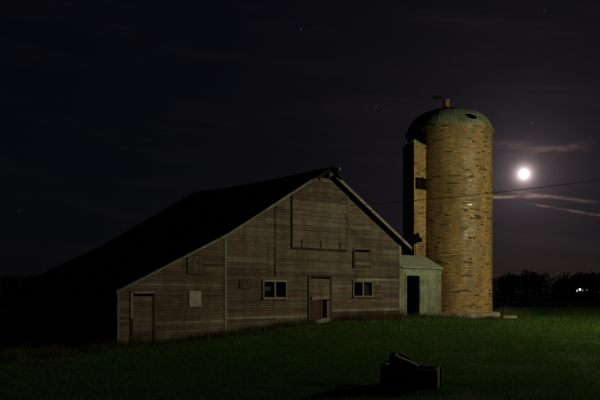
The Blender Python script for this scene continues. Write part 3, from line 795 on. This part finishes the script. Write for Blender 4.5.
blades('tall_dry_grass', o[0], o[1], o[2], o[3], M['dry'], o[4], 'tall dry grass tussocks left of the lean-to corner')
parts = []
for _ in range(26):
    px = random.uniform(300, 384) if random.random() < .75 else random.uniform(442, 470)
    D = FPX * EYE / (random.gauss(386, 3) - HZ); X = (px - 300) / FPX * D
    parts.append(clump(X, D, .12, .08, 90, random.uniform(.08, .2), .010, .8))
o = [np.concatenate([p[i] for p in parts]) for i in range(5)]
blades('rough_grass', o[0], o[1], o[2], o[3], M['lawn'], o[4] * .5, 'unmown dark grass around the old wooden box')

parts = [clump(random.uniform(-9, 13), random.uniform(12, 36), random.uniform(.08, .3), random.uniform(.08, .25), 60, random.uniform(.10, .2), .012, .9) for _ in range(90)]
o = [np.concatenate([p[i] for p in parts]) for i in range(5)]
blades('lawn_weeds', o[0], o[1], o[2], o[3], M['lawn'], np.clip(o[4] + .1, 0, 1), 'scattered taller tufts standing out of the mown lawn')
parts = []
for _ in range(26):
    D = FPX * EYE / (random.gauss(392.5, 1.2) - HZ); X = (random.uniform(377, 444) - 300) / FPX * D
    parts.append(clump(X, D, .07, .05, 60, random.uniform(.07, .17), .009, .8))
o = [np.concatenate([p[i] for p in parts]) for i in range(5)]
blades('box_grass', o[0], o[1], o[2], o[3], M['lawn'], o[4], 'uncut grass fringing the foot of the old box')

# ------------------------------------------------------------------ old box in the foreground grass
BD = FPX * EYE / (389.3 - HZ)
bx0 = ray(380.5, HZ, BD + .17); bx1 = ray(437.6, HZ, BD - .14)
bw = (Vector((bx1.x, bx1.y)) - Vector((bx0.x, bx0.y))).length
brot = math.atan2(bx1.y - bx0.y, bx1.x - bx0.x)
bz = gz(.5 * (bx0.x + bx1.x), BD + .2)
box = empty('wooden_box', (bx0.x, bx0.y, bz - .02), brot)
tag(box, 'old dark wooden box standing on the lawn in the foreground', 'box')
bd, bh = .62, .475
def plk(name, x0, x1, y0, y1, z0, z1, dz=0.0):
    mb = MB(); mb.hexa([(x0, y0, z0), (x1, y0, z0 - dz), (x1, y1, z0 - dz), (x0, y1, z0), (x0, y0, z1), (x1, y0, z1 - dz), (x1, y1, z1 - dz), (x0, y1, z1)]); return mb.build(name, M['dark_wood'], box)
nb = 4; hh = bh / nb
for q in range(nb):
    a, b_ = q * hh + .004, (q + 1) * hh - .003; sag = .022 * (q + 1)
    plk('plank', 0.035, bw - .035, 0, .028, a, b_ - (.0 if q < 3 else random.uniform(0, .01)), sag * .9)
    plk('plank', 0.035, bw - .035, bd - .028, bd, a, b_, sag * .9)
    mb = MB(); mb.box(.028, .056, .03, bd - .03, a, b_); mb.build('plank', M['dark_wood'], box)
    mb = MB(); mb.box(bw - .056, bw - .028, .03, bd - .03, a - sag * .8, b_ - sag * .8); mb.build('plank', M['dark_wood'], box)
for (xa, ya) in ((0, -.012), (bw - .05, -.012), (0, bd - .04), (bw - .05, bd - .04)):
    mb = MB(); mb.box(xa, xa + .05, ya, ya + .052, -.08, bh - (.09 if xa > .1 else .0) + random.uniform(-.01, .015)); mb.build('corner_post', M['door_wood'] if xa > .1 and ya < 0 else M['dark_wood'], box)  # front right post gets paler wood in place of a lit edge
mb = MB(); mb.box(.06, bw - .06, .03, bd - .03, .01, .30); mb.build('filling', M['soil'], box)
# scrap on top of it: a slanting board, a short block and a bent iron part
def scrap(name, px0, py0, px1, py1, D0, D1, wd, th, mat, label, cat):
    a, b_ = ray(px0, py0, D0), ray(px1, py1, D1); d = b_ - a; L = d.length; d.normalize()
    side = d.cross(Vector((0, 0, 1))).normalized(); upv = side.cross(d)
    Mx = Matrix((d, side, upv)).transposed().to_4x4(); Mx.translation = a
    mb = MB(); nseg = 5
    for q in range(nseg):
        pass
    mb.hexa([(0, -wd / 2, 0), (L, -wd / 2 * .92, 0), (L * .985, wd / 2, 0), (.012, wd / 2 * .96, 0), (0, -wd / 2, th), (L, -wd / 2 * .92, th), (L * .985, wd / 2, th * .9), (.012, wd / 2 * .96, th)])
    o = mb.build(name, mat, None); o.matrix_world = Mx; return tag(o, label, cat)
scrap('scrap_board', 394.5, 357.5, 417.5, 367.0, BD + .22, BD + .10, .24, .045, M['door_wood'], 'grey board lying aslant across the top of the old wooden box', 'board')
scrap('scrap_board', 399, 354.8, 412, 361.5, BD + .48, BD + .36, .10, .05, M['dark_wood'], 'short dark board behind the slanting grey board on the box', 'board')
scrap('scrap_board', 418, 366.3, 430, 367.2, BD + .30, BD + .26, .13, .03, M['door_wood'], 'small flat board end near the right rim of the box', 'board')
scrap('scrap_board', 386, 362.6, 400, 359.2, BD + .34, BD + .50, .07, .03, M['door_wood'], 'thin splintered board sticking up at the left end of the box', 'board')
scrap('scrap_board', 404, 363.0, 421, 363.8, BD + .42, BD + .30, .16, .035, M['dark_wood'], 'dark board lying flat under the slanting grey board', 'board')
q = ray(394, 358.5, BD + .22); mb = MB()
mb.lathe([(.001, -.13), (.10, -.13), (.115, -.05), (.085, .02), (.06, .05), (.06, .09), (.001, .09)], 14)
o = mb.build('iron_hub', M['metal_dark'], None, False); o.location = q; o.rotation_euler = (R(15), R(-20), 0); tag(o, 'lump of rusty black iron at the upper end of the slanting board', 'scrap iron')
# sticks lying left of the box
for (xa, ya, xb, yb, lab) in ((311, 384.5, 333, 386.2, 'thin pale stick lying in the grass left of the box'), (336, 387.2, 372, 388.6, 'longer dark stick lying in the grass close to the box')):
    Da, Db = FPX * EYE / (ya - HZ), FPX * EYE / (yb - HZ); a, b_ = ray(xa, ya, Da), ray(xb, yb, Db); a.z = gz(a.x, a.y) + .05; b_.z = gz(b_.x, b_.y) + .05
    mb = MB(); mb.tube([a, a.lerp(b_, .4) + Vector((0, .03, .02)), b_], [.022, .025, .014], 6); o = mb.build('fallen_stick', M['pale_wood'] if xa < 320 else M['dark_wood']); tag(o, lab, 'stick')
# concrete slab in the grass right of the plinth
p = ray(509, 319, 42.5); mb = MB(); mb.prism([(-.42, -.3, 0), (.36, -.34, 0), (.45, .22, 0), (-.1, .36, 0), (-.46, .2, 0)], (0, 0, .24)); o = mb.build('concrete_slab', M['plinth']); o.location = (p.x, p.y, gz(p.x, p.y) - .06)
tag(o, 'flat pale piece of concrete in the grass right of the silo foot', 'slab')

# ------------------------------------------------------------------ leaf clumps
def leaves(name, centres, radii, n_each, size, mat, parent=None, squash=.8):
    PP = []
    for c, r, n in zip(centres, radii, n_each):
        q = rng.normal(0, 1, (n, 3)); q /= np.linalg.norm(q, axis=1)[:, None]; q *= (rng.random((n, 1)) ** .45) * r
        q[:, 2] *= squash; PP.append(q + np.array(c))
    Pp = np.concatenate(PP); n = len(Pp)
    a = rng.normal(0, 1, (n, 3)); a /= np.linalg.norm(a, axis=1)[:, None]
    b_ = np.cross(a, rng.normal(0, 1, (n, 3))); b_ /= np.linalg.norm(b_, axis=1)[:, None]
    s = (size * rng.uniform(.6, 1.4, n))[:, None]
    Vv = np.stack([Pp - a * s, Pp + b_ * s * .55, Pp + a * s, Pp - b_ * s * .55], 1).reshape(-1, 3)
    t_ = np.clip(rng.normal(.45, .25, n), 0, 1)
    return fast_mesh(name, Vv, np.arange(4 * n).reshape(-1, 4), mat, parent, np.repeat(np.stack([t_, t_, t_, np.ones(n)], 1), 4, 0))
# dark clump growing on the chute corner
vc = ray(415.2, 239, 41.75)
vcl = empty('vine_clump', vc - Vector((0, 0, .45))); tag(vcl, 'dark ragged clump of vine clinging to the brick chute above the feed room', 'vine')
leaves('foliage', [(0, 0, .45), (.22, .05, .42), (-.12, .06, .30), (.1, .0, .66)], [.26, .17, .15, .14], [230, 90, 60, 60], .06, M['vine'], vcl, 1.0)
mb = MB(); mb.tube([(.1, .25, -.62), (.02, .15, 0), (.0, .05, .5)], [.03, .025, .01], 6); mb.build('stem', M['dark_wood'], vcl)

# far wood, a dark line of trees all round the fields
cen, rad, num = [], [], []
trunk = MB()
for k in range(420):
    x = -330 + 660 * (k + random.uniform(-.4, .4)) / 420; y = 215 + random.uniform(-14, 22) - abs(x) * .10
    h = (8.1 + .5 * math.sin(x * .11) + .4 * math.sin(x * .31) + random.gauss(0, .35)) * (1.0 if x > 0 else .93); r = h * random.uniform(.24, .32)
    for q in range(5):
        cen.append((x + random.gauss(0, r * .5), y + random.gauss(0, r * .5), h - r * random.uniform(.9, 1.5) - (q > 2) * r * 1.1)); rad.append(r * random.uniform(.65, .95)); num.append(85)
    trunk.tube([(x, y, -.2), (x + random.gauss(0, .3), y, h * .4), (x + random.gauss(0, .4), y, h * .8)], [.25, .18, .06], 5)
for k in range(150):
    x = -330 + 660 * k / 150; cen.append((x, 207 + random.uniform(-6, 6) - abs(x) * .10, 3.0)); rad.append(4.0); num.append(420)
fw_ = empty('far_wood', (0, 215, 0)); 
lv = leaves('foliage', [(c[0], c[1] - 215, c[2]) for c in cen], rad, num, .30, M['leaf'], fw_, .9)
tk = trunk.build('trunks', M['dark_wood'], fw_); tk.location = (0, -215, 0)
for o in (fw_, lv, tk): o['kind'] = 'stuff'
fw_['label'] = 'distant dark wood along the horizon behind the fields'; fw_['category'] = 'wood'
# farmstead in front of it with a bright lit window
fp = ray(580, HZ, 170.0)
fh = empty('farmhouse', (fp.x, fp.y, 0), R(8)); tag(fh, 'distant dark farmhouse with a bright lit window before the wood', 'house')
mb = MB(); mb.box(-3.6, 3.6, 0, 6, -.3, 2.9); mb.prism([(-3.6, .01, 2.9), (-3.6, 5.99, 2.9), (-3.6, 3, 4.7)], (7.2, 0, 0)); mb.build('wall', M['dark_wood'], fh)
for s in (-1, 1):
    mb = MB(); mb.prism([(-3.9, 3, 4.75), (3.9, 3, 4.75), (3.9, 3 + s * 3.4, 2.75), (-3.9, 3 + s * 3.4, 2.75)], (0, 0, .15)); mb.build('roof', M['shingle'], fh)
def lit(x, z, w, h, st, col=(.85, .9, 1.0)):
    o = MB().box(x - w / 2, x + w / 2, -.06, -.02, z - h / 2, z + h / 2).build('window', emit('window_light', col, st), fh)
    o2 = MB().box(x - w / 2 - .08, x + w / 2 + .08, -.02, -.002, z - h / 2 - .08, z + h / 2 + .08).build('frame', M['dark_wood'], o)
pz = EYE + (HZ - 283.0) / FPX * 170
lit(-.05, 2.6, .5, .75, 1.6); lit(-.75, 2.2, .32, .55, .5); lit(.62, 2.3, .3, .5, .14); lit(1.6, 2.4, .7, .3, .06, (1, .85, .75))

# ------------------------------------------------------------------ yard light on its pole (off to the right) and the service wire to the barn
yp = Vector((LAMP_POS.x + .95, LAMP_POS.y + .15, 0)); yp.z = gz(yp.x, yp.y)
yl = empty('yard_light', yp); tag(yl, 'farmyard lamp on a wooden utility pole right of the lawn', 'yard lamp')
mb = MB(); mb.tube([(0, 0, -.5), (0, 0, 4), (0, 0, 9.6)], [.15, .13, .10], 14); mb.build('pole', M['pole'], yl)
rel = LAMP_POS - yp
mb = MB(); mb.tube([(0, 0, rel.z + .1), (rel.x * .4, rel.y * .4, rel.z + .45), (rel.x, rel.y, rel.z + .42)], .025, 8); mb.build('arm', M['galv'], yl)
mb = MB(); mb.lathe([(.001, rel.z + .48), (.10, rel.z + .46), (.12, rel.z + .36), (.20, rel.z + .26), (.19, rel.z + .25), (.05, rel.z + .30)], 20, (rel.x, rel.y)); mb.build('lamp_head', M['galv'], yl)
mb = MB(); mb.lathe([(.03, rel.z + .29), (.05, rel.z + .25), (.05, rel.z + .16), (.001, rel.z + .13)], 12, (rel.x, rel.y)); mb.build('bulb', emit('bulb_glow', LAMP_COL, 60), yl)
pl = bpy.data.lights.new('yard_lamp_light', 'POINT'); pl.energy = LAMP_WATT; pl.color = LAMP_COL; pl.shadow_soft_size = .10
plo = bpy.data.objects.new('yard_lamp_light', pl); C.objects.link(plo); plo.parent = yl; plo.location = rel
a = Vector((O0.x, O0.y, 0)); ua = wu(344)
A_ = a + Vector((DX, DY, 0)) * ua + Vector((DY, -DX, 0)) * .42; A_.z = EYE + (HZ - 206.5) / FPX * wall_D(344)
B_ = yp + Vector((-.1, 0, 7.75))
pts = []
for k in range(41):
    s = k / 40; p = A_.lerp(B_, s); p.z -= 4 * .30 * s * (1 - s); pts.append(p)
mb = MB(); mb.tube([p - A_ for p in pts], .013, 5); wo_ = mb.build('overhead_wire', M['metal_dark']); wo_.location = A_
tag(wo_, 'thin black overhead wire running past the silo to the barn gable', 'wire')
